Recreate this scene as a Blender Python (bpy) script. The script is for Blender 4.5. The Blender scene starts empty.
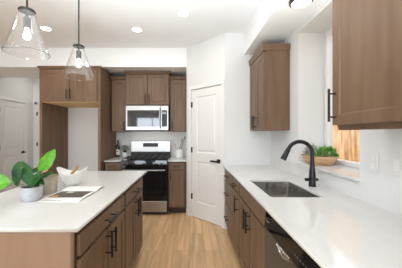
import bpy, bmesh, math, random
from mathutils import Vector, Matrix
PI = math.pi
sc = bpy.context.scene
COL = sc.collection

# ---------------------------------------------------------------- camera, world, lights, exposure
cam = bpy.data.objects.new('camera', bpy.data.cameras.new('camera'))
COL.objects.link(cam)
cam.location = (0, 0, 1.36)
cam.rotation_euler = (PI/2, 0, 0)
cam.data.sensor_width = 36
cam.data.lens = 222/402*36
cam.data.shift_x = 9.5/402
cam.data.clip_start = 0.05
sc.camera = cam

vs = sc.view_settings
vs.view_transform = 'Standard'; vs.look = 'None'; vs.gamma = 1; vs.use_curve_mapping = False
vs.exposure = 0.06

w = bpy.data.worlds.new('sky'); sc.world = w; w.use_nodes = True
bg = w.node_tree.nodes['Background']
bg.inputs[0].default_value = (0.80, 0.90, 1.0, 1); bg.inputs[1].default_value = 2.8

def lamp(name, kind, loc, rot, power, color=(1, 1, 1), size=None, sy=None, **k):
    d = bpy.data.lights.new(name, kind); d.energy = power; d.color = color
    if kind == 'AREA':
        d.shape = 'RECTANGLE' if sy else 'DISK'; d.size = size
        if sy: d.size_y = sy
    for a, b in k.items(): setattr(d, a, b)
    o = bpy.data.objects.new(name, d); COL.objects.link(o); o.location = loc; o.rotation_euler = rot
    return o
lamp('sun', 'SUN', (0, 0, 8), (math.radians(8), math.radians(-35), 0), 3.8, (1, 0.95, 0.88), angle=0.02)
# daylight area lamps, added outside the living area's windows for even light
lamp('daylight_fill', 'AREA', (-1.95, -6.18, 1.3), (PI/2+.1, 0, 0), 195, (0.90, 0.96, 1.0), 3.0, 2.2)
lamp('daylight_fill', 'AREA', (0.35, -6.18, 1.35), (PI/2+.1, 0, 0), 14, (0.90, 0.96, 1.0), 1.2, 2.1)
lamp('daylight_fill', 'AREA', (-3.95, -0.6, 1.3), (PI/2, 0, -PI/2), 8, (0.90, 0.96, 1.0), 2.6, 2.0)
# spot lamp added near the camera, aimed up to brighten the ceiling
lamp('ceiling_fill', 'SPOT', (-.35, .3, .95), (PI-.30, 0, 0), 440, (0.86, 0.95, 1.0), spot_size=1.85, spot_blend=.9, shadow_soft_size=.25)
lamp('range_wall_fill', 'AREA', (-.79, 4.10, 1.400), (.35, 0, 0), .9, (1, .95, .88), .6, .12)  # lamp added under the microwave to brighten the wall behind the range

# ---------------------------------------------------------------- materials
def mat(name, col, rough=0.5, metal=0.0, spec=0.5, coat=0.0, noise=None, bump=None):
    """noise=(scale xyz, amount, second colour)"""
    m = bpy.data.materials.new(name); m.use_nodes = True
    nt = m.node_tree; b = nt.nodes['Principled BSDF']
    b.inputs['Base Color'].default_value = (*col, 1)
    b.inputs['Roughness'].default_value = rough
    b.inputs['Metallic'].default_value = metal
    b.inputs['Specular IOR Level'].default_value = spec
    b.inputs['Coat Weight'].default_value = coat
    b.inputs['Coat Roughness'].default_value = 0.08
    if noise or bump:
        tc = nt.nodes.new('ShaderNodeTexCoord'); mp = nt.nodes.new('ShaderNodeMapping')
        nt.links.new(tc.outputs['Object'], mp.inputs[0])
        mp.inputs['Scale'].default_value = (noise or bump)[0]
        n = nt.nodes.new('ShaderNodeTexNoise'); n.inputs['Scale'].default_value = 1
        n.inputs['Detail'].default_value = 5
        nt.links.new(mp.outputs[0], n.inputs[0])
        if noise:
            r = nt.nodes.new('ShaderNodeValToRGB')
            r.color_ramp.elements[0].position = 0.35; r.color_ramp.elements[1].position = 0.68
            r.color_ramp.elements[0].color = (*noise[1], 1); r.color_ramp.elements[1].color = (*noise[2], 1)
            nt.links.new(n.outputs[0], r.inputs[0]); nt.links.new(r.outputs[0], b.inputs['Base Color'])
        if bump:
            bp = nt.nodes.new('ShaderNodeBump'); bp.inputs['Strength'].default_value = bump[1]
            bp.inputs['Distance'].default_value = 0.002
            nt.links.new(n.outputs[0], bp.inputs['Height']); nt.links.new(bp.outputs[0], b.inputs['Normal'])
    return m
def emit(name, col, s):
    m = bpy.data.materials.new(name); m.use_nodes = True; nt = m.node_tree
    b = nt.nodes['Principled BSDF']; b.inputs['Base Color'].default_value = (*col, 1)
    b.inputs['Emission Color'].default_value = (*col, 1); b.inputs['Emission Strength'].default_value = s
    return m
def thin_glass(name, tint=(1, 1, 1), f0=0.06, edge=0.5):
    m = bpy.data.materials.new(name); m.use_nodes = True; nt = m.node_tree
    for n in list(nt.nodes):
        if n.type == 'BSDF_PRINCIPLED': nt.nodes.remove(n)
    out = [n for n in nt.nodes if n.type == 'OUTPUT_MATERIAL'][0]
    tr = nt.nodes.new('ShaderNodeBsdfTransparent'); tr.inputs[0].default_value = (*tint, 1)
    gl = nt.nodes.new('ShaderNodeBsdfGlossy'); gl.inputs['Roughness'].default_value = 0.03
    lw = nt.nodes.new('ShaderNodeLayerWeight'); lw.inputs[0].default_value = 0.35
    mr = nt.nodes.new('ShaderNodeMapRange'); mr.inputs['To Min'].default_value = f0; mr.inputs['To Max'].default_value = edge
    mx = nt.nodes.new('ShaderNodeMixShader')
    nt.links.new(lw.outputs['Facing'], mr.inputs['Value']); nt.links.new(mr.outputs[0], mx.inputs[0])
    nt.links.new(tr.outputs[0], mx.inputs[1]); nt.links.new(gl.outputs[0], mx.inputs[2])
    nt.links.new(mx.outputs[0], out.inputs[0])
    return m
M = {}
M['wall'] = mat('wall_paint', (0.755, 0.75, 0.735), 0.75, bump=((60, 60, 60), 0.05))
M['ceil'] = mat('ceiling_paint', (0.90, 0.90, 0.895), 0.85)
M['trim'] = mat('trim_paint', (0.84, 0.82, 0.80), 0.4)
M['door'] = mat('door_paint', (0.82, 0.805, 0.785), 0.4)
M['wood'] = mat('stained_cabinet_wood', (0.2, 0.13, 0.09), 0.42, spec=.33, noise=((14, 14, 1.6), (0.158, 0.094, 0.055), (0.208, 0.128, 0.079)))
M['rawwood'] = mat('raw_plywood', (0.62, 0.42, 0.2), 0.6, noise=((3, 30, 3), (0.84, 0.60, 0.26), (0.90, 0.68, 0.36)))
M['panelwood'] = mat('light_panel_wood', (0.3, 0.19, 0.13), 0.4, noise=((9, 9, 1.6), (0.265, 0.165, 0.108), (0.315, 0.203, 0.140)))  # lighter brown than the cabinet wood
M['frame'] = mat('reveal_shade_brown', (0.085, 0.05, 0.03), 0.5)  # shade in the gaps between base cabinet fronts, put into the colour
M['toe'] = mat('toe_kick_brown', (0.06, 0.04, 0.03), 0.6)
M['quartz'] = mat('white_quartz', (0.7, 0.7, 0.68), 0.07, noise=((30, 30, 30), (0.70, 0.68, 0.655), (0.72, 0.70, 0.675)))
M['black'] = mat('matte_black_metal', (0.012, 0.011, 0.011), 0.35, 0.3)
M['steel'] = mat('stainless_steel', (0.42, 0.41, 0.40), 0.33, 1.0)
M['sinksteel'] = mat('brushed_sink_steel', (0.50, 0.48, 0.46), 0.27, 1.0)
M['dwsteel'] = mat('dark_stainless', (0.13, 0.125, 0.12), 0.38, 0.7)
M['gloss'] = mat('black_glass', (0.010, 0.010, 0.011), 0.05)
M['mwglass'] = mat('microwave_door_glass', (0.08, 0.08, 0.083), 0.04, 0.6)
M['iron'] = mat('cast_iron', (0.014, 0.014, 0.014), 0.5)
M['display'] = mat('display_grey', (0.045, 0.045, 0.05), 0.45, spec=.3)
M['chrome'] = mat('chrome', (0.75, 0.74, 0.72), 0.15, 1.0)
M['bronze'] = mat('oil_bronze', (0.09, 0.06, 0.045), 0.35, 0.8)
M['gun'] = mat('gunmetal', (0.03, 0.028, 0.027), 0.45, 0.5)
M['glass'] = thin_glass('window_glass', (0.98, 0.99, 1.0), 0.03, 0.3)
M['shade'] = thin_glass('clear_shade_glass', (0.985, 0.98, 0.975), 0.02, 0.32)
M['rim'] = thin_glass('shade_rim_glass', (0.85, 0.84, 0.83), 0.12, 0.5)
M['bulb'] = emit('lit_bulb', (1.0, 0.84, 0.62), 6)
M['bulbdim'] = emit('lit_bulb_white', (1.0, 0.93, 0.84), 1.6)
M['lens'] = emit('lit_lens', (1.0, 0.97, 0.92), 8.0)
M['plate'] = mat('white_plastic', (0.77, 0.76, 0.74), 0.35)
M['bowlwood'] = mat('light_bowl_wood', (0.5, 0.3, 0.14), 0.45, noise=((5, 5, 50), (0.50, 0.30, 0.15), (0.70, 0.47, 0.27)))
M['spoon'] = mat('utensil_wood', (0.50, 0.26, 0.09), 0.5, noise=((20, 20, 20), (0.48, 0.25, 0.09), (0.62, 0.36, 0.14)))
M['spoondark'] = mat('walnut_utensil', (0.20, 0.10, 0.05), 0.5)
M['ceramic'] = mat('white_ceramic', (0.84, 0.825, 0.80), 0.35)
M['cream'] = mat('cream_stoneware', (0.45, 0.39, 0.31), 0.55, noise=((40, 40, 40), (0.42, 0.36, 0.285), (0.48, 0.42, 0.34)))
M['greypot'] = mat('pale_grey_pot', (0.55, 0.56, 0.60), 0.5, noise=((35, 35, 35), (0.52, 0.53, 0.57), (0.60, 0.61, 0.65)))
M['soil'] = mat('soil', (0.09, 0.06, 0.035), 0.9)
M['leafd'] = mat('dark_leaf', (0.02, 0.09, 0.022), 0.42, spec=.3, noise=((25, 25, 25), (0.008, 0.055, 0.012), (0.03, 0.14, 0.025)))
M['leafb'] = mat('bright_leaf', (0.10, 0.36, 0.02), 0.35, noise=((30, 30, 30), (0.07, 0.30, 0.015), (0.20, 0.52, 0.04)))
M['leafm'] = mat('herb_leaf', (0.07, 0.22, 0.03), 0.45, noise=((60, 60, 60), (0.04, 0.17, 0.015), (0.17, 0.40, 0.06)))
M['leafg'] = mat('sage_leaf', (0.20, 0.28, 0.19), 0.6, noise=((60, 60, 60), (0.13, 0.21, 0.14), (0.33, 0.42, 0.33)))
M['stem'] = mat('stem_green', (0.13, 0.20, 0.05), 0.5)
M['bud'] = mat('pink_bud', (0.60, 0.30, 0.18), 0.5)
M['paper'] = mat('paper', (0.82, 0.80, 0.77), 0.5)
M['ink'] = mat('dark_print', (0.075, 0.062, 0.052), 0.45)
M['inklight'] = mat('pale_print', (0.62, 0.60, 0.50), 0.4)
M['inkorange'] = mat('orange_print', (0.60, 0.28, 0.12), 0.4)
M['greyink'] = mat('grey_text', (0.25, 0.24, 0.23), 0.5)
M['wine'] = mat('dark_bottle_glass', (0.015, 0.012, 0.010), 0.08)
M['label'] = mat('bottle_label', (0.78, 0.75, 0.70), 0.6)
M['fence'] = mat('cedar_fence', (0.5, 0.25, 0.08), 0.8, noise=((6, 14, 2.5), (0.36, 0.15, 0.05), (0.80, 0.46, 0.22)))
M['grass'] = mat('lawn', (0.10, 0.17, 0.04), 0.9, noise=((3, 3, 3), (0.08, 0.13, 0.03), (0.14, 0.22, 0.06)))

def floor_mat():
    m = bpy.data.materials.new('oak_planks'); m.use_nodes = True; nt = m.node_tree
    b = nt.nodes['Principled BSDF']; b.inputs['Roughness'].default_value = 0.38
    tc = nt.nodes.new('ShaderNodeTexCoord')
    mp = nt.nodes.new('ShaderNodeMapping'); mp.inputs['Rotation'].default_value = (0, 0, PI/2)
    mp.inputs['Location'].default_value = (0.15, 0.03, 0)
    nt.links.new(tc.outputs['Object'], mp.inputs[0])
    br = nt.nodes.new('ShaderNodeTexBrick')
    br.inputs['Scale'].default_value = 1; br.inputs['Brick Width'].default_value = 1.22
    br.inputs['Row Height'].default_value = 0.18; br.inputs['Mortar Size'].default_value = 0.0016
    br.inputs['Color1'].default_value = (0.50, 0.50, 0.50, 1); br.inputs['Color2'].default_value = (0.62, 0.62, 0.62, 1)
    br.inputs['Mortar'].default_value = (0.2, 0.2, 0.2, 1); br.offset = 0.37
    nt.links.new(mp.outputs[0], br.inputs[0])
    mp2 = nt.nodes.new('ShaderNodeMapping'); mp2.inputs['Scale'].default_value = (16, 1.3, 1)
    nt.links.new(tc.outputs['Object'], mp2.inputs[0])
    # shift the grain from plank to plank
    add = nt.nodes.new('ShaderNodeVectorMath'); add.operation = 'MULTIPLY_ADD'
    nt.links.new(br.outputs['Color'], add.inputs[0]); add.inputs[1].default_value = (40, 40, 0)
    nt.links.new(mp2.outputs[0], add.inputs[2])
    n = nt.nodes.new('ShaderNodeTexNoise'); n.inputs['Scale'].default_value = 1; n.inputs['Detail'].default_value = 6
    n.inputs['Distortion'].default_value = 0.6
    nt.links.new(add.outputs[0], n.inputs[0])
    r = nt.nodes.new('ShaderNodeValToRGB')
    r.color_ramp.elements[0].position = 0.3; r.color_ramp.elements[0].color = (0.55, 0.335, 0.155, 1)
    r.color_ramp.elements[1].position = 0.7; r.color_ramp.elements[1].color = (0.84, 0.565, 0.31, 1)
    nt.links.new(n.outputs[0], r.inputs[0])
    mx = nt.nodes.new('ShaderNodeMix'); mx.data_type = 'RGBA'; mx.blend_type = 'MULTIPLY'
    mx.inputs[0].default_value = 0.75
    sc2 = nt.nodes.new('ShaderNodeVectorMath'); sc2.operation = 'SCALE'; sc2.inputs['Scale'].default_value = 1.75
    nt.links.new(br.outputs['Color'], sc2.inputs[0])
    nt.links.new(r.outputs[0], mx.inputs[6]); nt.links.new(sc2.outputs[0], mx.inputs[7])
    nt.links.new(mx.outputs[2], b.inputs['Base Color'])
    return m
M['floor'] = floor_mat()

# ---------------------------------------------------------------- mesh helpers
class MB:
    def __init__(s): s.bm = bmesh.new()
    def merge(s, t, mtx=None):
        if mtx is not None: bmesh.ops.transform(t, matrix=mtx, verts=t.verts)
        me = bpy.data.meshes.new('t'); t.to_mesh(me); t.free(); s.bm.from_mesh(me); bpy.data.meshes.remove(me)
        return s
    def box(s, x0, x1, y0, y1, z0, z1, bev=0.0, mtx=None, seg=1):
        t = bmesh.new(); bmesh.ops.create_cube(t, size=1)
        bmesh.ops.scale(t, vec=(x1-x0, y1-y0, z1-z0), verts=t.verts)
        bmesh.ops.translate(t, vec=((x0+x1)/2, (y0+y1)/2, (z0+z1)/2), verts=t.verts)
        if bev: bmesh.ops.bevel(t, geom=t.edges[:], offset=bev, segments=seg, profile=0.5, affect='EDGES')
        return s.merge(t, mtx)
    def tube(s, pts, rad, n=12, closed=False):
        """swept tube through pts; rad a number or one per point"""
        pts = [Vector(p) for p in pts]; k = len(pts)
        if not hasattr(rad, '__len__'): rad = [rad]*k
        t = bmesh.new(); rings = []
        up = None
        for i, p in enumerate(pts):
            a = pts[(i-1) % k] if (i > 0 or closed) else p
            b = pts[(i+1) % k] if (i < k-1 or closed) else p
            d = (b-a).normalized()
            if up is None:
                up = d.orthogonal().normalized()
            else:
                up = (up - d*up.dot(d)).normalized()
            v = d.cross(up)
            rings.append([t.verts.new(p+(up*math.cos(2*PI*j/n)+v*math.sin(2*PI*j/n))*rad[i]) for j in range(n)])
        for i in range(k if closed else k-1):
            A, B = rings[i], rings[(i+1) % k]
            for j in range(n): t.faces.new((A[j], A[(j+1) % n], B[(j+1) % n], B[j]))
        if not closed:
            t.faces.new(rings[0][::-1]); t.faces.new(rings[-1])
        bmesh.ops.recalc_face_normals(t, faces=t.faces)
        return s.merge(t)
    def lathe(s, prof, n=32, loc=(0, 0, 0), sx=1, sy=1, cap=True, mtx=None):
        """prof: list of (r, z) from bottom outwards"""
        t = bmesh.new(); rings = []
        for r, z in prof:
            if r < 1e-6: rings.append([t.verts.new((loc[0], loc[1], loc[2]+z))])
            else: rings.append([t.verts.new((loc[0]+sx*r*math.cos(2*PI*j/n), loc[1]+sy*r*math.sin(2*PI*j/n), loc[2]+z)) for j in range(n)])
        for A, B in zip(rings, rings[1:]):
            if len(A) == 1 and len(B) == 1: continue
            for j in range(n):
                q = (j+1) % n
                if len(A) == 1: t.faces.new((A[0], B[q], B[j]))
                elif len(B) == 1: t.faces.new((A[j], A[q], B[0]))
                else: t.faces.new((A[j], A[q], B[q], B[j]))
        if cap:
            if len(rings[0]) > 1: t.faces.new(rings[0][::-1])
            if len(rings[-1]) > 1: t.faces.new(rings[-1])
        bmesh.ops.recalc_face_normals(t, faces=t.faces)
        return s.merge(t, mtx)
    def prism(s, poly, z0, z1, bev=0):
        t = bmesh.new()
        a = [t.verts.new((x, y, z0)) for x, y in poly]; b = [t.verts.new((x, y, z1)) for x, y in poly]
        t.faces.new(a[::-1]); t.faces.new(b); k = len(poly)
        for i in range(k): t.faces.new((a[i], a[(i+1) % k], b[(i+1) % k], b[i]))
        bmesh.ops.recalc_face_normals(t, faces=t.faces)
        if bev: bmesh.ops.bevel(t, geom=t.edges[:], offset=bev, segments=1, affect='EDGES')
        return s.merge(t)
    def rings(s, loops, cap0=True, cap1=True, mtx=None):
        """loops of equal vertex count joined into a skin"""
        t = bmesh.new(); L = [[t.verts.new(p) for p in lp] for lp in loops]; n = len(L[0])
        for A, B in zip(L, L[1:]):
            for j in range(n): t.faces.new((A[j], A[(j+1) % n], B[(j+1) % n], B[j]))
        if cap0: t.faces.new(L[0][::-1])
        if cap1: t.faces.new(L[-1])
        bmesh.ops.recalc_face_normals(t, faces=t.faces)
        return s.merge(t, mtx)
    def shaker(s, x0, x1, z0, z1, y=0.0, T=0.02, st=0.057, dep=0.008):
        """recessed-panel door, front towards -y, back at y"""
        def R(i, yy): return [(x0+i, yy, z0+i), (x1-i, yy, z0+i), (x1-i, yy, z1-i), (x0+i, yy, z1-i)]
        return s.rings([R(0, y), R(0, y-T+.002), R(.002, y-T), R(st, y-T), R(st+.008, y-T+dep)])
    def build(s, name, m, parent=None, smooth=False):
        me = bpy.data.meshes.new(name); s.bm.to_mesh(me); s.bm.free()
        if smooth:
            me.polygons.foreach_set('use_smooth', [True]*len(me.polygons))
            me.set_sharp_from_angle(angle=math.radians(38))
        me.materials.append(M[m] if isinstance(m, str) else m)
        o = bpy.data.objects.new(name, me); COL.objects.link(o)
        if parent is not None: o.parent = parent
        return o

def thing(name, label, cat, loc=(0, 0, 0), rz=0, group=None):
    o = bpy.data.objects.new(name, None); COL.objects.link(o); o.empty_display_size = 0.05
    o.location = loc; o.rotation_euler = (0, 0, rz)
    return tag(o, label, cat, group)
def tag(o, label=None, cat=None, group=None, kind=None):
    if label: o['label'] = label
    if cat: o['category'] = cat
    if group: o['group'] = group
    if kind: o['kind'] = kind
    return o
def structure(o): o['kind'] = 'structure'; return o
def dup(root, loc, label=None, group=None):
    r = root.copy(); COL.objects.link(r); r.location = loc
    if label: r['label'] = label
    if group: r['group'] = group
    for ch in list(root.children):
        c = ch.copy(); COL.objects.link(c); c.parent = r
        for g in list(ch.children):
            d = g.copy(); COL.objects.link(d); d.parent = c
    return r

# ---------------------------------------------------------------- the room
XR, XL, YB, YH, YREAR = 1.14, -3.78, 4.38, 5.30, -6.0
ZC, ZS = 2.81, 2.49
WY0, WY1, WZ0, WZ1 = 1.505, 2.367, 1.04, 2.44          # kitchen window opening
structure(MB().box(XL-.1, XR+.36, YREAR-.1, YH+.1, -0.1, 0).build('floor', 'floor'))
c = MB()
c.box(XL-.1, XR+.36, YREAR-.1, YH+.1, ZC, ZC+.12)
c.box(XL, -0.075, 3.74, 4.46, ZS, ZC)                    # dropped part over the back cabinets
c.box(0.75, XR, YREAR, 3.18, ZS, ZC)                     # dropped part over the window wall
structure(c.build('ceiling', 'ceil'))
b = MB()
b.box(XR, XR+.36, YREAR, WY0, 0, ZC); b.box(XR, XR+.36, WY1, YH, 0, ZC)
b.box(XR, XR+.36, WY0, WY1, 0, WZ0); b.box(XR, XR+.36, WY0, WY1, WZ1, ZC)
structure(b.build('wall_right', 'wall'))
structure(MB().box(-2.50, XR, YB, YH, 0, ZC).build('wall_back', 'wall'))
structure(MB().box(XL, -2.50, YH, YH+.1, 0, ZC).build('wall_hall', 'wall'))
b = MB()                                                  # left wall with an opening for the added living area window
b.box(XL-.1, XL, YREAR, -1.9, 0, ZC); b.box(XL-.1, XL, 0.7, 4.37, 0, ZC)
b.box(XL-.1, XL, -1.9, 0.7, 0, .3); b.box(XL-.1, XL, -1.9, 0.7, 2.3, ZC)
b.box(XL-.1, XL, 4.37, 5.06, 2.055, ZC); b.box(XL-.1, XL, 5.06, YH+.1, 0, ZC); b.box(XL-.1, XL-.06, 4.37, 5.06, 0, 2.055)
structure(b.build('wall_left', 'wall'))
b = MB()
b.box(XL-.1, -3.45, YREAR-.1, YREAR, 0, ZC); b.box(-.45, -.25, YREAR-.1, YREAR, 0, ZC); b.box(.95, XR+.36, YREAR-.1, YREAR, 0, ZC)
b.box(-3.45, -.45, YREAR-.1, YREAR, 0, .3); b.box(-.25, .95, YREAR-.1, YREAR, 0, .3)
b.box(-3.45, -.45, YREAR-.1, YREAR, 2.4, ZC); b.box(-.25, .95, YREAR-.1, YREAR, 2.4, ZC)
structure(b.build('wall_rear', 'wall'))

# pantry walls: side, 45 degree door wall, end wall
A0 = Vector((-0.083, 3.743)); A1 = Vector((0.480, 3.180)); dv = (A1-A0).normalized(); nv = Vector((-dv.y, dv.x))
if nv.y < 0: nv = -nv                                     # pointing into the pantry
def dp(t, o): q = A0+dv*t+nv*o; return (q.x, q.y)
DT0, DT1 = 0.118, 0.728                                   # door along the wall
LEN = (A1-A0).length
b = MB()
b.prism([(-.083, YB), (-.083, 3.743), dp(0, 0), dp(.06, .06), (.02, YB)], 0, ZC)
b.prism([dp(0, 0), dp(DT0-.004, 0), dp(DT0-.004, .10), dp(.04, .10)], 0, ZC)
b.prism([dp(DT1+.004, 0), dp(LEN, 0), dp(LEN+.04, .10), dp(DT1+.004, .10)], 0, ZC)
b.prism([dp(DT0-.004, 0), dp(DT1+.004, 0), dp(DT1+.004, .10), dp(DT0-.004, .10)], 2.084, ZC)
b.prism([(A1.x, A1.y), (XR, 3.18), (XR, 3.28), (A1.x+.04, 3.28)], 0, ZC)
structure(b.build('wall_pantry', 'wall'))
DM = Matrix.Translation((A0.x, A0.y, 0)) @ Matrix.Rotation(math.atan2(dv.y, dv.x), 4, 'Z')   # local x along, -y towards the room

def panel_door(name, W, H, parent_m, panels, handle_x, hinge_x, lever_dir, hinge_z, hz=0.955):
    root = bpy.data.objects.new(name, None); COL.objects.link(root); root.matrix_world = parent_m; structure(root)
    d = MB(); T = .035
    # slab with recessed panels: stiles and rails as boxes, recessed fields between
    xs = .105
    zz = [0.008] + [v for p in panels for v in p] + [H]
    d.box(0, xs, .012, T, .008, H); d.box(W-xs, W, .012, T, .008, H)
    prev = .008
    for z0, z1 in panels:
        d.box(xs, W-xs, .012, T, prev, z0); prev = z1
        def R(i, y): return [(xs+i, y, z0+i), (W-xs-i, y, z0+i), (W-xs-i, y, z1-i), (xs+i, y, z1-i)]
        d.rings([R(0, .012), R(.012, .022), R(.03, .022), R(.045, .015)], False, True)
        d.box(xs, W-xs, .026, T, z0, z1)
    d.box(xs, W-xs, .012, T, prev, H)
    d.build('door_panel', 'door', root)
    h = MB(); h.box(handle_x-.03, handle_x+.03, .004, .012, hz-.03, hz+.03, .002)
    h.tube([(handle_x, .006, hz), (handle_x, -.045, hz)], .010)
    h.build('door_rosette', 'black', root)
    l = MB(); l.box(min(handle_x-.01*lever_dir, handle_x+.115*lever_dir), max(handle_x-.01*lever_dir, handle_x+.115*lever_dir), -.058, -.036, hz-.013, hz+.013, .004)
    l.build('door_lever', 'black', root)
    for z in hinge_z:
        g = MB(); g.tube([(hinge_x, -.002, z-.045), (hinge_x, -.002, z+.045)], .008)
        g.box(hinge_x-.012, hinge_x+.016, .002, .012, z-.045, z+.045)
        g.build('door_hinge', 'gun', root)
    return root
# the pantry door and its casing
panel_door('door_1', DT1-DT0, 2.078, DM @ Matrix.Translation((DT0, 0, 0)), [(.26, .92), (1.06, 1.96)], DT1-DT0-.055, -.002, -1, (.34, 1.10, 1.84))
cs = MB()
for x0, x1, z0, z1 in ((DT0-.062, DT0-.006, 0, 2.142), (DT1+.006, DT1+.058, 0, 2.142), (DT0-.006, DT1+.006, 2.086, 2.142)):
    cs.box(x0, x1, -.010, 0, z0, z1, .002, DM)
structure(cs.build('trim_1', 'trim'))
bb = MB(); bb.box(0, DT0-.063, -.012, 0, 0, .10, .003, DM); structure(bb.build('baseboard_pantry', 'trim'))

# hall doors
HM = Matrix.Translation((XL, 4.37, 0)) @ Matrix.Rotation(PI/2, 4, 'Z')
panel_door('door_2', .69, 2.05, HM @ Matrix.Translation((0, .0, 0)), [(.24, .90), (1.06, 1.93)], .62, .002, -1, (.3, 1.1, 1.85))
cs = MB()
cs.box(XL, XL+.010, 5.065, 5.125, 0, 2.115, .002); cs.box(XL, XL+.010, 4.305, 4.365, 0, 2.115, .002); cs.box(XL, XL+.010, 4.365, 5.065, 2.055, 2.115, .002)
structure(cs.build('trim_2', 'trim'))
BM2 = Matrix.Translation((-3.665, YH-.013, 0))
panel_door('door_3', .76, 2.05, BM2 @ Matrix.Translation((0, -.024, 0)), [(.24, .90), (1.06, 1.93)], .70, -.002, -1, (.34, 1.12, 1.84))
cs = MB()
cs.box(-3.735, -3.672, YH-.020, YH, 0, 2.12, .003); cs.box(-2.9, -2.84, YH-.020, YH, 0, 2.12, .003); cs.box(-3.735, -2.84, YH-.02, YH, 2.06, 2.12, .003)
structure(cs.build('trim_3', 'trim'))

# windows
def window(name, m4, W, H, mull=(), rails=(), fr=.045):
    root = bpy.data.objects.new(name, None); COL.objects.link(root); root.matrix_world = m4; structure(root)
    f = MB(); f.box(0, fr, -.035, .035, 0, H, .004); f.box(W-fr, W, -.035, .035, 0, H, .004)
    f.box(fr, W-fr, -.035, .035, 0, fr, .004); f.box(fr, W-fr, -.035, .035, H-fr, H, .004)
    for x in mull: f.box(x-.02, x+.02, -.025, .025, fr, H-fr, .003)
    for z in rails: f.box(fr, W-fr, -.025, .025, z-.02, z+.02, .003)
    f.build('window_frame', 'trim', root)
    MB().box(fr, W-fr, -.003, .003, fr, H-fr).build('window_pane', 'glass', root)
    return root
window('window_1', Matrix.Translation((1.45, WY1, 1.065)) @ Matrix.Rotation(-PI/2, 4, 'Z'), WY1-WY0, WZ1-1.065, rails=())
window('window_2', Matrix.Translation((-3.45, YREAR-.05, .3)), 3.0, 2.1, (1.0, 2.0), (1.05,))
window('window_3', Matrix.Translation((-.25, YREAR-.05, .3)), 1.2, 2.1, (), (1.05,))
window('added_window_4', Matrix.Translation((XL-.05, -1.9, .3)) @ Matrix.Rotation(PI/2, 4, 'Z'), 2.6, 2.0, (1.3,), (1.0,))  # unseen side window, added to let fill light in
# the sill slab of the kitchen window
structure(MB().box(1.115, 1.485, WY0-.0, WY1+.0, 1.0405, 1.065, .002).build('trim_4', 'quartz'))

# outside: lawn and cedar fence
tag(MB().box(1.6, 9, -5, 9, -.16, -.06).build('lawn', 'grass'), 'green lawn strip outside between the house wall and fence', 'lawn', kind='structure')
ft = thing('wooden_fence', 'sunlit orange cedar board fence outside the kitchen window', 'fence', (3.0, 0, -.06))
f = MB(); y = -2.0; rnd = random.Random(2)
while y < 4.6:
    f.box(-.010-rnd.random()*.004, .010, y, y+.138, .04, 2.90+rnd.random()*.01, .002); y += .143
f.build('fence_boards', 'fence', ft)
f = MB()
for z in (.4, 1.5, 2.6): f.box(.011, .05, -2, 4.6, z-.045, z+.045, .002)
f.build('fence_rails', 'fence', ft)

# ---------------------------------------------------------------- cabinets
def pull(mb_parent, x, z, L, vertical, y=-.02, off=.040, name='pull'):
    p = MB(); h = L/2
    e = (0, 0, h) if vertical else (h, 0, 0); q = (0, 0, h-.028) if vertical else (h-.028, 0, 0)
    p.tube([(x-e[0], y-off, z-e[2]), (x+e[0], y-off, z+e[2])], .0068, 12)
    for s_ in (-1, 1): p.tube([(x+s_*q[0], y+.0005, z+s_*q[2]), (x+s_*q[0], y-off, z+s_*q[2])], .0048, 10)
    return p.build(name, 'black', mb_parent, True)
def cabinet(name, label, loc, rz, W, z0, z1, D, doors=(), drawers=(), toe=False, crown=0, crown_sides=(0, 0), cat='cabinet', group=None, carcass='wood', lightrail=False, pl=.16):
    """local x along the front, front at y=0 facing -y, z absolute. doors: (x0,x1,z0,z1,pull x or None,pull z)"""
    t = thing(name, label, cat, loc, rz, group)
    c = MB()
    if toe:
        c.box(0, W, .012, D, .105, z1, .001); c.build('carcass', carcass, t)
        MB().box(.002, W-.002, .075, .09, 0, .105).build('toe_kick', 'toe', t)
        MB().box(.0005, W-.0005, .0015, .0118, .106, z1-.0005).build('reveal_shade', 'frame', t)  # dark slab behind the fronts, painted as the shade of their gaps
    else:
        c.box(0, W, .012, D, z0, z1, .001); c.build('carcass', carcass, t)
    for d in doors:
        o = MB().shaker(d[0], d[1], d[2], d[3], .001 if toe else .0115, .0215 if toe else .032).build('door', 'wood', t)
        if d[4] is not None: pull(o, d[4], d[5], pl, True)
    for d in drawers:
        o = MB().box(d[0], d[1], -.0205, .001, d[2], d[3], .002).build('drawer', 'wood', t)
        if d[4]: pull(o, (d[0]+d[1])/2, (d[2]+d[3])/2+.004, pl, False)
    if crown:
        k = MB(); a, bb_ = crown_sides
        k.rings([[(-.003*a, -.022, z1-crown), (W+.003*bb_, -.022, z1-crown), (W+.003*bb_, D, z1-crown), (-.003*a, D, z1-crown)],
                 [(-.02*a, -.045, z1-.004), (W+.02*bb_, -.045, z1-.004), (W+.02*bb_, D, z1-.004), (-.02*a, D, z1-.004)],
                 [(-.02*a, -.045, z1), (W+.02*bb_, -.045, z1), (W+.02*bb_, D, z1), (-.02*a, D, z1)]])
        k.build('crown_moulding', 'wood', t)
    if lightrail:
        MB().box(0.0, W, .018, .034, z0-.018, z0-.0005, .001).build('light_rail', 'wood', t)
    return t
ZB = .8935    # underside of worktops
g = .008
def two(W, z0, z1, pz, edge=.008, gap=.012):
    m = W/2
    return [(edge, m-gap/2, z0, z1, m-gap/2-.03, pz), (m+gap/2, W-edge, z0, z1, m+gap/2+.03, pz)]

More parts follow.
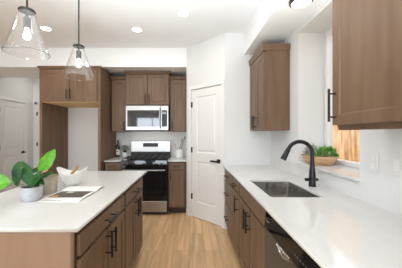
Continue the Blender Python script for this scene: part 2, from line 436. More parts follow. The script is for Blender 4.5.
# right run (local x runs towards the camera)
RX = .49
R90 = -PI/2
cabinet('base_cabinet', 'brown three drawer base cabinet at the pantry end of the sink run', (RX, 3.175, 0), R90, .625, 0, ZB, .645, drawers=[(.03, .613, .745, .868, 1), (.03, .613, .44, .725, 1), (.03, .613, .125, .42, 1)], toe=True, cat='base cabinet')
cabinet('base_cabinet', 'narrow brown base cabinet with one drawer between drawer stack and sink cabinet', (RX, 2.548, 0), R90, .365, 0, ZB, .645, doors=[(.012, .353, .125, .745, .325, .655)], drawers=[(.012, .353, .762, .868, 1)], toe=True, cat='base cabinet')
st_ = thing('sink_cabinet', 'brown two door cabinet under the sink, beside the dishwasher', 'base cabinet', (RX, 2.181, 0), R90)
c = MB(); c.box(0, .765, .012, .024, .105, ZB); c.box(0, .018, .018, .645, .105, ZB); c.box(.747, .765, .018, .645, .105, ZB); c.box(.018, .747, .018, .645, .105, .125); c.box(.018, .747, .635, .645, .125, ZB)
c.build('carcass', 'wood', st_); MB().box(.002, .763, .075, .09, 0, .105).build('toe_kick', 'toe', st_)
for d in two(.765, .125, .745, .655):
    o = MB().shaker(d[0], d[1], d[2], d[3], .001, .0215).build('door', 'wood', st_); pull(o, d[4], d[5], .16, True)
MB()  .box(.008, .757, -.0205, .001, .762, .868, .002).build('false_front', 'wood', st_)
MB().box(.0005, .7645, .0015, .0118, .106, ZB-.0005).build('reveal_shade', 'frame', st_)  # same painted gap shade behind the sink cabinet fronts
cabinet('base_cabinet', 'brown base cabinet nearest the camera on the sink run, past the dishwasher', (RX, .800, 0), R90, .9, 0, ZB, .645, doors=two(.9, .125, .745, .655), drawers=[(.008, .892, .762, .868, 1)], toe=True, cat='base cabinet')

# dishwasher
dw = thing('dishwasher', 'dark stainless dishwasher with black control strip beside the sink cabinet', 'dishwasher', (RX, 1.411, 0), R90)
b = MB(); b.box(.003, .605, 0, .58, .09, .885, .002); b.box(.01, .598, .05, .07, 0, .09); b.build('body', 'iron', dw)
b = MB(); b.box(.004, .604, -.026, -.001, .11, .775, .004); d_ = b.build('door', 'dwsteel', dw)
b = MB()
b.rings([[(.004, -.001, .780), (.604, -.001, .780), (.604, -.001, .886), (.004, -.001, .886)],
         [(.004, -.030, .780), (.604, -.030, .780), (.604, -.014, .886), (.004, -.014, .886)]])
cp = b.build('control_panel', 'gloss', dw)
b = MB(); pts = [(.225+.15*i/12, -.031-.006*math.sin(PI*i/12), .772-.022*math.sin(PI*i/12)) for i in range(13)]
b.tube(pts, .005, 10); b.box(.235, .365, -.030, -.026, .757, .774, .002); b.build('pocket_handle', 'chrome', d_, True)
for i in range(6):
    x = .412+.024*i; MB().box(x, x+.011, -.0285, -.024, .815, .823, .001).build('button', 'dwsteel', cp)
for i in range(7):
    x = .028+i*.007; MB().box(x, x+.004, -.0275, -.024, .825, .832).build('badge_letter', 'chrome', cp)

# worktops from outlines with holes
def slab(name, outline, holes, z0, z1, m, bev=.0025):
    cu = bpy.data.curves.new(name, 'CURVE'); cu.dimensions = '2D'; cu.fill_mode = 'BOTH'
    cu.extrude = (z1-z0)/2-bev; cu.bevel_depth = bev; cu.bevel_resolution = 1; cu.offset = -bev
    for poly in [outline]+holes:
        sp = cu.splines.new('POLY'); sp.points.add(len(poly)-1); sp.use_cyclic_u = True
        for p, q in zip(sp.points, poly): p.co = (q[0], q[1], 0, 1)
    tmp = bpy.data.objects.new('tmp', cu); COL.objects.link(tmp)
    dg = bpy.context.evaluated_depsgraph_get(); dg.update()
    me = bpy.data.meshes.new_from_object(tmp.evaluated_get(dg)); bpy.data.objects.remove(tmp)
    me.transform(Matrix.Translation((0, 0, (z0+z1)/2)))
    me.name = name; me.materials.clear(); me.materials.append(M[m])
    o = bpy.data.objects.new(name, me); COL.objects.link(o); return o
def rrect(x0, x1, y0, y1, r, n=6):
    P = []
    for cx, cy, a in ((x1-r, y0+r, -90), (x1-r, y1-r, 0), (x0+r, y1-r, 90), (x0+r, y0+r, 180)):
        for i in range(n+1):
            t = math.radians(a+90*i/n); P.append((cx+r*math.cos(t), cy+r*math.sin(t)))
    return P
SX0, SX1, SY0, SY1 = .563, .945, 1.565, 2.156
tag(slab('worktop', [(.450, -.12), (XR-.001, -.12), (XR-.001, 3.179), (.481, 3.179), (.450, 3.209)], [rrect(SX0, SX1, SY0, SY1, .022)], 0.894, .914, 'quartz'),
    'long white quartz worktop with the sink cut into it', 'worktop')
tag(slab('worktop', [(-1.45, 1.050), (-.540, 1.050), (-.535, 2.675), (-1.45, 2.675)], [], 0.894, .914, 'quartz'), 'white quartz worktop of the kitchen island', 'worktop')
tag(slab('worktop', [(-1.468, 3.715), (-1.176, 3.715), (-1.176, YB-.001), (-1.468, YB-.001)], [], 0.894, .914, 'quartz'), 'short white worktop left of the range, under the wine bottle', 'worktop')
tag(slab('worktop', [(-.400, 3.715), (-.085, 3.715), (-.085, YB-.001), (-.400, YB-.001)], [], 0.894, .914, 'quartz'), 'short white worktop right of the range, under the utensil crock', 'worktop')

# sink
sk = thing('sink', 'rectangular stainless steel undermount sink in the white worktop', 'sink', ((SX0+SX1)/2, (SY0+SY1)/2, 0))
cx, cy = (SX0+SX1)/2, (SY0+SY1)/2
def rr(i, z, r): return [(x-cx, y-cy, z) for x, y in rrect(SX0+i, SX1-i, SY0+i, SY1-i, r)]
MB().rings([rr(-.02, .8935, .05), rr(-.003, .8935, .025), rr(.001, .80, .025), rr(.006, .715, .025), rr(.016, .702, .03), rr(.04, .697, .02)], False, True).build('basin', 'sinksteel', sk, True)
MB().lathe([(0, .6975), (.030, .6975), (.034, .700), (.045, .7005), (.045, .6985)], loc=(.0, .0, 0)).build('drain', 'chrome', sk, True)

# faucet
FX, FY = 1.03, 1.893
fa = thing('faucet', 'matte black gooseneck pull-down faucet behind the sink', 'faucet', (FX, FY, .914))
MB().lathe([(.030, 0), (.030, .006), (.0275, .010), (.0275, .055), (.0275, .085), (.026, .10), (.022, .15), (.0175, .20), (.0155, .25), (.0155, .262)]).build('body', 'black', fa, True)
P = [(0, 0, .25), (0, 0, .275)]; R_ = .106
for i in range(0, 17):
    a = math.radians(i*157/16); P.append((-R_+R_*math.cos(a), 0, .275+R_*1.0*math.sin(a)))
MB().tube(P, .0165, 14).build('neck', 'black', fa, True)
e = Vector(P[-1]); d = (Vector(P[-1])-Vector(P[-2])).normalized()
MB().tube([e-d*.004, e+d*.01, e+d*.055, e+d*.095, e+d*.10], [.0175, .020, .0215, .0245, .022], 16).build('spray_head', 'black', fa, True)
MB().tube([(-.062, 0, .058), (-.058, 0, .058), (.040, 0, .058), (.047, 0, .058)], [.010, .0135, .0135, .011], 14).build('handle', 'black', fa, True)

# right wall uppers
t = cabinet('wall_cabinet', 'brown double door upper cabinet between pantry wall and window', (.854, 3.178, 0), R90, .608, 1.404, 2.345, .285,
        doors=two(.608, 1.409, 2.318, 1.51), cat='wall cabinet', pl=.17)
k = MB(); W, D, z1 = .608, .285, 2.40
k.rings([[(0, -.026, z1-.075), (W+.008, -.026, z1-.075), (W+.008, D, z1-.075), (0, D, z1-.075)], [(0, -.038, z1-.01), (W+.018, -.038, z1-.01), (W+.018, D, z1-.01), (0, D, z1-.01)], [(0, -.040, z1), (W+.020, -.040, z1), (W+.020, D, z1), (0, D, z1)]]); k.build('crown_moulding', 'wood', t)
t = cabinet('wall_cabinet', 'large brown upper cabinet close to the camera, right of the window', (.854, 1.318, 0), R90, .93, 1.400, 2.345, .285,
        doors=[(.003, .462, 1.412, 2.318, .035, 1.525), (.468, .927, 1.412, 2.318, .895, 1.525)], cat='wall cabinet', lightrail=True, pl=.19)
k = MB(); W = .93; z1 = 2.40
k.rings([[(-.003, -.022, z1-.055), (W, -.022, z1-.055), (W, D, z1-.055), (-.003, D, z1-.055)], [(-.012, -.030, z1), (W, -.030, z1), (W, D, z1), (-.012, D, z1)]]); k.build('crown_moulding', 'wood', t)

# back wall cabinets
FYB = 3.76
cabinet('base_cabinet', 'narrow brown base cabinet left of the range, beside the fridge surround', (-1.468, FYB, 0), 0, .290, 0, ZB, .62, doors=[(.02, .275, .125, .745, .245, .655)], drawers=[(.02, .275, .762, .868, 1)], toe=True, cat='base cabinet', pl=.13)
cabinet('base_cabinet', 'narrow brown base cabinet right of the range, beside the pantry corner', (-.398, FYB, 0), 0, .312, 0, ZB, .62, doors=[(.02, .275, .125, .745, .048, .655)], drawers=[(.02, .275, .762, .868, 1)], toe=True, cat='base cabinet', pl=.13)
cabinet('wall_cabinet', 'narrow brown upper cabinet left of the microwave', (-1.468, 4.07, 0), 0, .285, 1.404, 2.405, .308, doors=[(.01, .272, 1.409, 2.345, .242, 1.50)], crown=.05, cat='wall cabinet', pl=.17)
cabinet('wall_cabinet', 'narrow brown upper cabinet right of the microwave', (-.396, 4.07, 0), 0, .310, 1.404, 2.405, .308, doors=[(.015, .285, 1.409, 2.345, .045, 1.50)], crown=.05, cat='wall cabinet', pl=.17)
cabinet('wall_cabinet', 'brown double door upper cabinet above the microwave', (-1.181, 3.99, 0), 0, .783, 1.872, 2.482, .388, doors=two(.783, 1.885, 2.43, 1.985, .012, .012), crown=.045, crown_sides=(1, 1), cat='wall cabinet', pl=.18)

# fridge surround
t = thing('refrigerator_surround', 'brown refrigerator cabinet with tall side panels, two upper doors and empty bay', 'cabinet', (-2.48, 3.62, 0))
W, D = .995, YB-3.62-.001
c = MB(); c.box(.045, W-.04, 0, D, 1.885, 2.455, .001); c.build('carcass', 'wood', t)
MB().box(.046, W-.041, .003, D-.001, 1.878, 1.8845).build('underside', 'rawwood', t)
MB().box(0, .045, -.001, D, 0, 2.455, .0015).build('side_panel', 'wood', t)
MB().box(W-.04, W, -.001, D, 0, 2.455, .0015).build('side_panel', 'wood', t)
for x0, x1, px in ((.052, .491, .465), (.499, .945, .525)):
    o = MB().shaker(x0, x1, 1.895, 2.405, -.0015).build('door', 'wood', t); pull(o, px, 2.005, .17, True)
k = MB(); z1 = 2.46
k.rings([[(0, -.022, z1-.04), (W+.002, -.022, z1-.04), (W+.002, D, z1-.04), (0, D, z1-.04)], [(-.018, -.040, z1-.003), (W+.018, -.040, z1-.003), (W+.018, D-.32, z1-.003), (-.018, D, z1-.003)], [(-.018, -.040, z1), (W+.018, -.040, z1), (W+.018, D-.32, z1), (-.018, D, z1)]])
k.build('crown_moulding', 'wood', t)

# island
IX = -.563
cabinet('island_cabinet', 'brown island cabinet nearest the camera, one wide drawer over two doors', (IX, 1.072, 0), PI/2, .742, 0, ZB, .86,
        doors=two(.742, .125, .745, .66, .012, .012), drawers=[(.012, .73, .762, .868, 1)], toe=True, cat='base cabinet')
t = cabinet('island_cabinet', 'brown island cabinet at the far end facing the range', (IX, 1.816, 0), PI/2, .75, 0, ZB, .86,
        doors=two(.66, .125, .745, .66, .012, .012), drawers=[(.012, .648, .762, .868, 1)], toe=True, cat='base cabinet')
t = thing('island_end_panel', 'smooth light brown end panel of the island facing the camera', 'panel', (0, 0, 0))
b = MB(); b.box(-1.415, IX, 1.056, 1.071, 0, ZB, .001); b.build('panel', 'panelwood', t)
MB().box(IX-.012, IX+.003, 1.0525, 1.0555, 0, ZB, .001).build('corner_strip', 'wood', t)

# ---------------------------------------------------------------- range
rg = thing('range', 'stainless and black gas range in the back wall between base cabinets', 'stove', (-1.171, 3.68, 0))
W = .764
b = MB(); b.box(0, W, .035, .68, .03, .905, .002); b.box(.03, W-.03, .08, .62, 0, .03); b.build('body', 'iron', rg)
b = MB(); b.box(0, W, .03, .62, .905, .920, .004); b.build('cooktop', 'gloss', rg)
b = MB()
b.rings([[(0, .034, .79), (W, .034, .79), (W, .034, .918), (0, .034, .918)], [(0, .0, .79), (W, .0, .79), (W, .012, .918), (0, .012, .918)]]); cp = b.build('control_panel', 'gloss', rg)
for x in (.09, .19, .382, .575, .675):
    kk = MB(); kk.lathe([(.022, 0), (.022, .01), (.018, .014), (.016, .034), (.012, .036), (0, .036)], 20, mtx=Matrix.Translation((x, .004, .855)) @ Matrix.Rotation(PI/2+.1, 4, 'X')); kk.build('knob', 'iron', rg, True)
b = MB(); b.box(0.002, W-.002, .004, .034, .245, .785, .004); dr = b.build('oven_door', 'gloss', rg)
MB().box(.09, W-.09, .001, .0045, .33, .66, .001).build('oven_window', 'gloss', dr)
b = MB(); b.tube([(.03, -.040, .762), (W-.03, -.040, .762)], .013, 14)
for x in (.05, W-.05): b.tube([(x, -.040, .762), (x, .006, .762)], .010, 10)
b.build('oven_handle', 'steel', dr, True)
b = MB(); b.box(0.002, W-.002, .002, .034, .065, .238, .005); dd = b.build('storage_drawer', 'steel', rg)
MB().box(.335, .425, -.0005, .002, .175, .197, .001).build('badge', 'chrome', dd)
b = MB(); b.box(0, W, .61, .665, .920, 1.225, .006)
bg_ = b.build('back_guard', 'steel', rg)
MB().box(.0, W, .600, .6095, .920, 1.02, .002).build('vent_strip', 'iron', bg_)
b = MB(); b.box(.235, .525, .6065, .6105, 1.112, 1.185, .001); b.build('display', 'display', bg_)
for gx0, gx1 in ((.02, .262), (.267, .497), (.502, .744)):
    gr = MB(); y0, y1, z = .045, .590, .957
    for a, bx in (((gx0, y0), (gx1, y0)), ((gx0, y1), (gx1, y1)), ((gx0, y0), (gx0, y1)), ((gx1, y0), (gx1, y1))):
        gr.box(min(a[0], bx[0])-.006, max(a[0], bx[0])+.006, min(a[1], bx[1])-.006, max(a[1], bx[1])+.006, z-.012, z, .002)
    m = (gx0+gx1)/2
    for yy in (.18, .315, .45): gr.box(gx0, gx1, yy-.005, yy+.005, z-.012, z, .001)
    gr.box(m-.005, m+.005, y0, y1, z-.012, z, .001)
    for px in (gx0, gx1):
        for py in (y0, y1, .315): gr.box(px-.006, px+.006, py-.006, py+.006, .9205, z-.01)
    gr.build('grate', 'iron', rg)
for x in (.14, .382, .623):
    for y in (.18, .45):
        MB().lathe([(.045, 0), (.045, .008), (.032, .014), (.032, .020), (0, .021)], 20, (x, y, .9205)).build('burner', 'iron', rg, True)

# microwave
mw = thing('microwave', 'stainless over-the-range microwave with dark glass door, under the upper cabinet', 'microwave', (-1.168, 3.94, 0))
W, z0, z1 = .758, 1.415, 1.868
b = MB(); b.box(0, W, .03, .435, z0+.012, z1, .003); b.box(.02, W-.02, .06, .40, z0-.004, z0+.012); b.build('body', 'iron', mw)
b = MB(); b.box(0, W-.135, 0, .029, z0+.012, z1-.004, .004); dr = b.build('door', 'steel', mw)
MB().box(.028, W-.165, -.003, .0005, z0+.075, z1-.085, .001).build('door_window', 'mwglass', dr)
b = MB(); b.tube([(W-.148, -.032, z0+.05), (W-.148, -.032, z1-.05)], .009, 12)
for z in (z0+.07, z1-.07): b.tube([(W-.148, -.032, z), (W-.148, .001, z)], .007, 8)
b.build('door_handle', 'steel', dr, True)
b = MB(); b.box(W-.132, W, 0, .029, z0+.012, z1-.004, .004); cp = b.build('control_panel', 'steel', mw)
MB().box(W-.118, W-.022, -.003, .0005, z0+.075, z1-.085, .001).build('keypad', 'display', cp)
MB().box(W-.105, W-.040, -.005, -.0032, z1-.155, z1-.115, .001).build('display', mat('microwave_clock', (.35, .40, .42), .3), cp)

# ---------------------------------------------------------------- lights
def pendant(x, y, zr, label, bulbm):
    t = thing('pendant_lamp', label, 'pendant lamp', (x, y, zr), 0, 'glass pendants over the island')      # zr = rim height
    MB().lathe([(0, ZC-zr-.001), (.062, ZC-zr-.001), (.062, ZC-zr-.018), (.02, ZC-zr-.024), (0, ZC-zr-.024)], 24).build('ceiling_canopy', 'black', t, True)
    MB().tube([(0, 0, .285), (0, 0, ZC-zr-.022)], .006, 10).build('rod', 'black', t, True)
    MB().lathe([(0, .268), (.046, .266), (.048, .270), (.044, .278), (.014, .284), (0, .286)], 28).build('cap', 'gun', t, True)
    MB().lathe([(0, .165), (.020, .166), (.021, .170), (.021, .225), (.017, .230), (.008, .234), (.008, .268)], 20).build('socket', 'gun', t, True)
    MB().lathe([(.123, .0), (.125, .003), (.085, .130), (.050, .235), (.043, .262), (.041, .262), (.048, .235), (.083, .130), (.122, .004)], 48, cap=False).build('glass_shade', 'shade', t, True)
    R = [(.1245*math.cos(2*PI*i/48), .1245*math.sin(2*PI*i/48), .001) for i in range(48)]
    o = MB().tube(R, .0022, 8, True).build('shade_rim', 'rim', t, True)
    MB().lathe([(0, .086), (.012, .088), (.020, .098), (.022, .112), (.019, .130), (.012, .148), (.011, .164)], 20).build('bulb', bulbm, t, True)
    return t
pendant(-.99, 1.95, 1.857, 'clear glass cone pendant farther from the camera, hanging over the island', 'bulb')
pendant(-1.05, 1.417, 1.874, 'clear glass cone pendant at the top left, nearest the camera', 'bulbdim')

dl = thing('recessed_light', 'round recessed ceiling light farthest to the right, nearest the pantry', 'ceiling light', (-.096, 2.67, ZC), 0, 'recessed ceiling lights')
MB().lathe([(.062, -.001), (.072, -.001), (.078, -.004), (.074, -.007), (.062, -.004)], 32, cap=False).build('trim_ring', 'trim', dl, True)
MB().lathe([(0, -.003), (.063, -.003), (.063, -.001), (0, -.001)], 32).build('lens', 'lens', dl)
spots = [(-.757, 3.08, 'round recessed ceiling light in the middle, left of the one nearest the pantry'),
         (-2.0, 3.05, 'round recessed ceiling light beside the near pendant shade'),
         (-3.1, 4.88, 'added round recessed ceiling light that brightens the hall beyond the refrigerator cabinet'),  # added to brighten the hall
         (-2.0, 1.2, 'added unseen recessed ceiling light above the living side of the island'),  # this and the next two are out of view, added for light
         (-.5, -.6, 'added unseen recessed ceiling light over the living area, right of two'),
         (-2.3, -.9, 'added unseen recessed ceiling light over the living area, left of two')]
allsp = [dl]
for x, y, lb in spots: allsp.append(dup(dl, (x, y, ZC), lb))
for i, o in enumerate(allsp):
    lamp('downlight_beam', 'AREA', (o.location.x, o.location.y, ZC-.012), (0, 0, 0), 3.5, (1, .97, .93), .12)

fl = thing('flush_light', 'round bronze rimmed flush light glowing on the lowered ceiling above the sink', 'ceiling light', (.918, 1.86, ZS))
fl.scale = (.86, .86, .80)
MB().lathe([(.098, -.001), (.108, -.001), (.112, -.012), (.108, -.036), (.098, -.044), (.088, -.044), (.088, -.030)], 40, cap=False).build('bronze_ring', 'bronze', fl, True)
MB().lathe([(0, -.056), (.04, -.054), (.07, -.050), (.089, -.042), (.089, -.030), (0, -.030)], 40).build('diffuser', 'lens', fl, True)
lamp('flush_beam', 'POINT', (.93, 1.86, ZS-.15), (0, 0, 0), .8, (1, .96, .90), shadow_soft_size=.06)

# wall plates on the window wall
def plate(y, z, label, kind):
    t = thing('wall_plate', label, 'outlet', (XR, y, z), R90, 'wall plates by the window')
    MB().box(-.036, .036, -.006, -.0005, -.058, .058, .002).build('cover', 'plate', t)
    if kind == 'outlet':
        for s_ in (-1, 1): MB().box(-.017, .017, -.009, -.0062, s_*.024-.015, s_*.024+.015, .002).build('receptacle', 'trim', t)
    else: MB().box(-.016, .016, -.010, -.0062, -.033, .033, .002).build('rocker', 'trim', t)
    return t
plate(1.385, 1.185, 'white wall outlet right of the window sill, the farther of two plates', 'outlet')
plate(1.225, 1.185, 'white wall switch under the large upper cabinet, nearer of two plates', 'switch')

# ---------------------------------------------------------------- plants helpers
def leaf(mb, base, tip, width, normal, fold=.25, droop=.12, heart=.0, nl=9, nw=3, wav=0.0, seed=0):
    base, tip = Vector(base), Vector(tip); ax = tip-base; L = ax.length; ax.normalize()
    n = Vector(normal); n = (n-ax*n.dot(ax)).normalized(); sd = ax.cross(n)
    t = bmesh.new(); rows = []
    rn = random.Random(seed)
    for i in range(nl+1):
        u = i/nl
        wd = width/2*(min(1, 1.62*(u**.5)*((1-u)**.72)))
        if i == nl: wd = 0
        wd *= 1+wav*math.sin(u*19+seed)
        row = []
        for j in range(-nw, nw+1):
            v = j/nw
            back = -heart*L*abs(v)*(1-u)**3
            p = base+ax*(u*L+back)+sd*(v*wd)+n*(-droop*L*u*u*1.0+fold*abs(v)*wd+.03*wd*math.sin(v*5+u*8))
            row.append(t.verts.new(p))
        rows.append(row)
    for A, B in zip(rows, rows[1:]):
        for a in range(2*nw): t.faces.new((A[a], A[a+1], B[a+1], B[a]))
    bmesh.ops.remove_doubles(t, verts=t.verts, dist=1e-5)
    # a real leaf has some thickness
    g_ = bmesh.ops.solidify(t, geom=t.faces[:], thickness=.0006)
    bmesh.ops.recalc_face_normals(t, faces=t.faces)
    mb.merge(t); return mb

# potted vine on the island
PX, PY = -1.088, 1.51
pp = thing('potted_plant', 'broad leafed green plant in a pale grey pot on the island', 'plant', (PX, PY, .914))
MB().lathe([(0, 0), (.052, 0), (.057, .003), (.064, .035), (.066, .088), (.065, .091), (.061, .091), (.058, .078), (0, .078)], 36).build('pot', 'greypot', pp, True)
MB().lathe([(0, .080), (.05, .082), (.057, .079), (.057, .0785), (0, .0785)], 24).build('soil', 'soil', pp)
def P2(px, py, Y=PY):      # a point of the photo at depth Y, in the plant's own frame
    s = 222/Y; return Vector(((px-191.5)/s-PX, Y-PY, 1.36-(py-134)/s-.914))
leaves = [  # base, tip, depth of base and tip, width, normal, material, heart-shaped base
    ((41, 171), (54.5, 149.5), 1.52, 1.50, .112, (.35, -.9, .15), 'leafb', .06),
    ((36, 181), (54, 171.5), 1.49, 1.46, .080, (.1, -.5, .8), 'leafd', .1),
    ((18, 166), (16.5, 187), 1.46, 1.43, .108, (-.2, -.9, .35), 'leafd', .22),
    ((20.5, 162.5), (33, 172.5), 1.58, 1.56, .055, (.3, -.6, .7), 'leafd', .1),
    ((29, 173), (45, 167), 1.60, 1.56, .085, (-.1, -.6, .75), 'leafd', .2),
    ((24, 170), (32, 186), 1.47, 1.45, .090, (.2, -.8, .5), 'leafd', .15),
    ((41, 173), (30, 188), 1.46, 1.43, .090, (-.2, -.7, .5), 'leafd', .15),
    ((26, 180), (39, 185), 1.53, 1.44, .080, (0, -.4, .9), 'leafd', .1),
    ((22, 172), (12, 177), 1.56, 1.55, .060, (-.3, -.6, .7), 'leafd', .15),
    ((34, 176), (44, 184), 1.50, 1.44, .060, (.3, -.6, .7), 'leafd', .15),
    ((-9, 183), (9.5, 183), 1.36, 1.34, .150, (.1, -.85, .45), 'leafb', .12),
]
for i, (a, b_, d0, d1, wd, nn, mm, he) in enumerate(leaves):
    B, T_ = P2(*a, d0), P2(*b_, d1)
    m_ = MB(); leaf(m_, B, T_, wd, nn, .22, .06, he, 12, 4, .05, i); lf = m_.build('leaf', mm, pp, True)
    st = Vector((.012*math.cos(i*2), .012*math.sin(i*2), .079))
    mid = (st+B)/2+Vector((0, 0, .02+.25*abs(B.x)*.3))
    c_ = [st*(1-u)**2+mid*2*u*(1-u)+B*u*u for u in [k_/8 for k_ in range(9)]]
    MB().tube(c_, .0018, 6).build('stem', 'stem', pp, True)
MB().tube([P2(42, 172.5, 1.45), P2(45, 171.2, 1.45), P2(48, 170.5, 1.45)], [.002, .0055, .002], 8).tube([P2(42, 172.5, 1.45), (0.01, 0, .08)], .0015, 6).build('bud', 'bud', pp, True)

# beige stoneware cup
def sq(rx, z, r, tilt=0): return [(x, y, z) for x, y in rrect(-rx, rx, -rx, rx, r, 5)]
CX, CY = -1.072, 1.665
cu = MB().rings([sq(.046, 0, .03), sq(.052, .004, .032), sq(.056, .05, .034), sq(.060, .128, .036), sq(.059, .131, .036), sq(.056, .129, .034), sq(.050, .012, .03)])
o = cu.build('stoneware_cup', 'cream', None, True); o.location = (CX, CY, .914); o.rotation_euler = (0, 0, .35)
tag(o, 'beige squarish stoneware cup behind the plant pot on the island', 'cup')

# white boat-shaped bowl
BX, BY = -1.035, 1.935
bw = MB(); N = 48; loops = []
def lp(rx, ry, z, lift): return [(rx*math.cos(2*PI*i/N), ry*math.sin(2*PI*i/N), z+lift*abs(math.cos(2*PI*i/N))**2.2) for i in range(N)]
bw.rings([lp(.045, .04, 0, 0), lp(.052, .045, .004, 0), lp(.080, .065, .04, .012), lp(.112, .088, .085, .038), lp(.126, .094, .108, .052), lp(.123, .091, .109, .052), lp(.106, .083, .085, .037), lp(.074, .06, .043, .012), lp(.02, .02, .02, 0)])
o = bw.build('serving_bowl', 'ceramic', None, True); o.location = (BX, BY, .914); o.rotation_euler = (0, 0, .12)
tag(o, 'white ceramic boat shaped bowl behind the open magazine', 'bowl')
sp = thing('wooden_spoon', 'wooden handle resting over the rim of the white bowl', 'spoon', (BX, BY, .914))
MB().tube([(-.03, -.01, .055), (.020, -.050, .110), (.06, -.08, .143), (.103, -.108, .180)], [.007, .010, .0115, .010], 12).build('handle', 'spoon', sp, True)
MB().lathe([(0, -.008), (.018, -.006), (.022, 0), (.018, -.002), (0, -.004)], 20, sx=1.3, mtx=Matrix.Translation((-.042, -.016, .045)) @ Matrix.Rotation(-.7, 4, 'Y')).build('spoon_head', 'spoon', sp, True)

# open magazine, spine along x
mg = thing('open_magazine', 'open magazine with a dark photo lying on the white island worktop', 'magazine', (-.868, 1.713, .9145))
mg.rotation_euler = (0, 0, 0)
def page(y0, y1, hgt, x0=-.135, x1=.135, n=14, th=.0):
    loops = []
    for i in range(n+1):
        u = i/n; y = y0+(y1-y0)*u
        z = hgt(u); loops.append(((x0, y, z), (x1, y, z)))
    return loops
def sheet(loops, t=.004):
    k = MB(); tt = bmesh.new()
    top = [(tt.verts.new(a), tt.verts.new(b)) for a, b in loops]
    bot = [(tt.verts.new((a[0], a[1], max(0, a[2]-t))), tt.verts.new((b[0], b[1], max(0, b[2]-t)))) for a, b in loops]
    for i in range(len(loops)-1):
        tt.faces.new((top[i][0], top[i][1], top[i+1][1], top[i+1][0])); tt.faces.new((bot[i][1], bot[i][0], bot[i+1][0], bot[i+1][1]))
        for q in (0, 1): tt.faces.new((top[i][q], bot[i][q], bot[i+1][q], top[i+1][q]))
    for i in (0, -1): tt.faces.new((top[i][0], top[i][1], bot[i][1], bot[i][0]))
    bmesh.ops.recalc_face_normals(tt, faces=tt.faces)
    return k.merge(tt)
hz_ = lambda u: .004+.018*math.sin(PI*min(1, u*1.0))**.8*(1 if u < .5 else 1)
sheet(page(0, -.266, lambda u: .004+.008*math.sin(PI*u)**.7)).build('near_page', 'paper', mg, True)
sheet(page(0, .150, lambda u: .004+.012*math.sin(PI*u)**.7)).build('far_page', 'paper', mg, True)
f_ = lambda u: .0046+.008*math.sin(PI*u)**.7
ph = [l for l in page(-.008, -.193, lambda v: .0052+.008*math.sin(PI*(.008+v*.185)/.266)**.7, -.118, .115)]
pr = sheet(ph, .0008).build('printed_photo', 'ink', mg, True)
def patch(y0, y1, x0, x1, m_, nm, parent, e_=.0014):
    L = page(y0, y1, lambda v: .0052+e_*.6+.008*math.sin(PI*(-(y0+(y1-y0)*v))/.266)**.7, x0, x1, 5)
    return sheet(L, .0006).build(nm, m_, parent, True)
patch(-.035, -.075, -.060, -.010, 'inklight', 'photo_highlight', pr)
patch(-.150, -.185, -.110, -.060, 'inkorange', 'photo_accent', pr)
for i in range(9):
    patch(-.248, -.253, -.125+i*.015, -.125+i*.015+(.012 if i % 3 else .009), 'greyink', 'printed_word', mg, .0003)

# bowl with two plants on the sill
WX, WY = 1.262, 2.19
o = MB().lathe([(0, 0), (.118, 0), (.128, .004), (.150, .035), (.168, .068), (.173, .082), (.170, .085), (.165, .082), (.150, .045), (.12, .018), (0, .014)], 44, sx=.86, sy=1.0).build('wooden_bowl', 'bowlwood', None, True)
o.location = (WX, WY, 1.0655); tag(o, 'light wooden bowl on the window sill holding two green plants', 'bowl')
def bush(name, label, x, y, z, rx, ry, rz_, n, ls, lw_, m_, seed):
    t = thing(name, label, 'plant', (x, y, z)); r = random.Random(seed); k = MB(); s_ = MB()
    for i in range(n):
        a = r.random()*2*PI; e_ = math.asin(r.random()**.8); q = r.uniform(.72, 1.0)
        d = Vector((math.cos(a)*math.cos(e_), math.sin(a)*math.cos(e_), math.sin(e_)))
        p = Vector((d.x*rx*q, d.y*ry*q, d.z*rz_*q))
        out = (d+Vector((r.uniform(-.6, .6), r.uniform(-.6, .6), r.uniform(-.3, .5)))).normalized()
        L = ls*r.uniform(.7, 1.2)
        leaf(k, p, p+out*L, lw_*r.uniform(.8, 1.2), (d+Vector((0, -.3, .6))).normalized(), .2, .15, 0, 4, 1, 0, i)
        if i % 5 == 0: s_.tube([(0, 0, -.035), p*.6, p], .0013, 5)
    k.build('foliage', m_, t); s_.build('stems', 'stem', t)
    MB().lathe([(0, -.045), (.03, -.045), (.04, -.01), (0, -.008)], 14).build('root_ball', 'soil', t)
    return t
bush('leafy_plant', 'bright green bushy herb in the right half of the wooden bowl', 1.295, 2.13, 1.135, .082, .085, .092, 230, .034, .024, 'leafm', 4)
bush('sage_plant', 'grey green sage like plant in the left half of the wooden bowl', 1.215, 2.245, 1.135, .062, .075, .100, 110, .042, .020, 'leafg', 9)

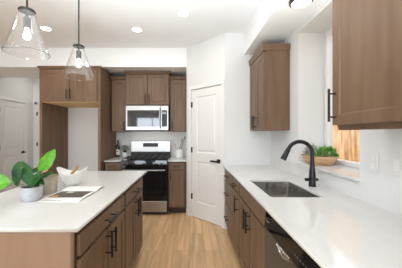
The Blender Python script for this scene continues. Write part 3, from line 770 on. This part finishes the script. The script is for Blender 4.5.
# things on the back worktops
wb = thing('wine_bottle', 'dark wine bottle with pale label on the short left worktop', 'bottle', (-1.415, 4.27, .9145))
MB().lathe([(0, .004), (.030, 0), (.037, .004), (.0375, .19), (.034, .215), (.018, .245), (.0145, .262), (.0140, .315), (.016, .317), (.016, .327), (0, .328)], 24).build('glass', 'wine', wb, True)
MB().lathe([(.0382, .045), (.0384, .047), (.0384, .148), (.0382, .15)], 24, cap=False).build('label', 'label', wb, True)
MB().box(-.020, .020, -.0392, -.0380, .105, .125).build('label_print', 'ink', wb)
MB().lathe([(.0152, .27), (.0150, .315), (.0168, .316), (.0168, .3295), (0, .330)], 20, cap=False).build('foil', 'black', wb, True)
t = bush('herb_pot', 'small grey green herb plant between the wine bottle and the range', -1.275, 4.24, 1.055, .066, .055, .080, 150, .038, .014, 'leafg', 5)
MB().lathe([(0, -.140), (.032, -.140), (.036, -.137), (.042, -.05), (.040, -.048), (.036, -.05), (0, -.055)], 24).build('pot', 'ceramic', t, True)
ck = MB().lathe([(0, 0), (.066, 0), (.071, .004), (.072, .155), (.070, .160), (.066, .158), (.065, .012), (0, .010)], 32).build('utensil_crock', 'ceramic', None, True)
ck.location = (-.232, 4.20, .9145); tag(ck, 'white ceramic crock of wooden utensils right of the range', 'crock')
def utensil(name, label, base, tip, hw, hl, m_, flat=True):
    t = thing(name, label, 'utensil', (-.232, 4.20, .9145)); B, T_ = Vector(base), Vector(tip); d = (T_-B).normalized()
    MB().tube([B, B+(T_-B)*.5, T_-d*hl*.8], [.006, .0055, .005], 8).build('handle', m_, t, True)
    r_ = []; q = d.to_track_quat('Z', 'Y').to_matrix().to_4x4()
    MB().lathe([(0, 0), (.35, .12), (.8, .35), (1, .65), (.85, .9), (.4, 1.0), (0, 1.0)], 16, sx=hw, sy=.010, mtx=Matrix.Translation(T_-d*hl) @ q @ Matrix.Diagonal((1, 1, hl, 1))).build('head', m_, t, True)
utensil('wooden_spoon', 'short wooden spoon leaning left out of the white crock', (-.02, -.035, .016), (-.085, -.03, .275), .024, .07, 'spoon')
utensil('wooden_spatula', 'tall light wooden spatula leaning right in the white crock', (-.03, .02, .016), (.060, .0, .36), .036, .11, 'spoon')
utensil('wooden_ladle', 'tall dark wooden utensil leaning farthest right in the white crock', (-.01, .045, .016), (.112, .045, .405), .022, .10, 'spoondark')
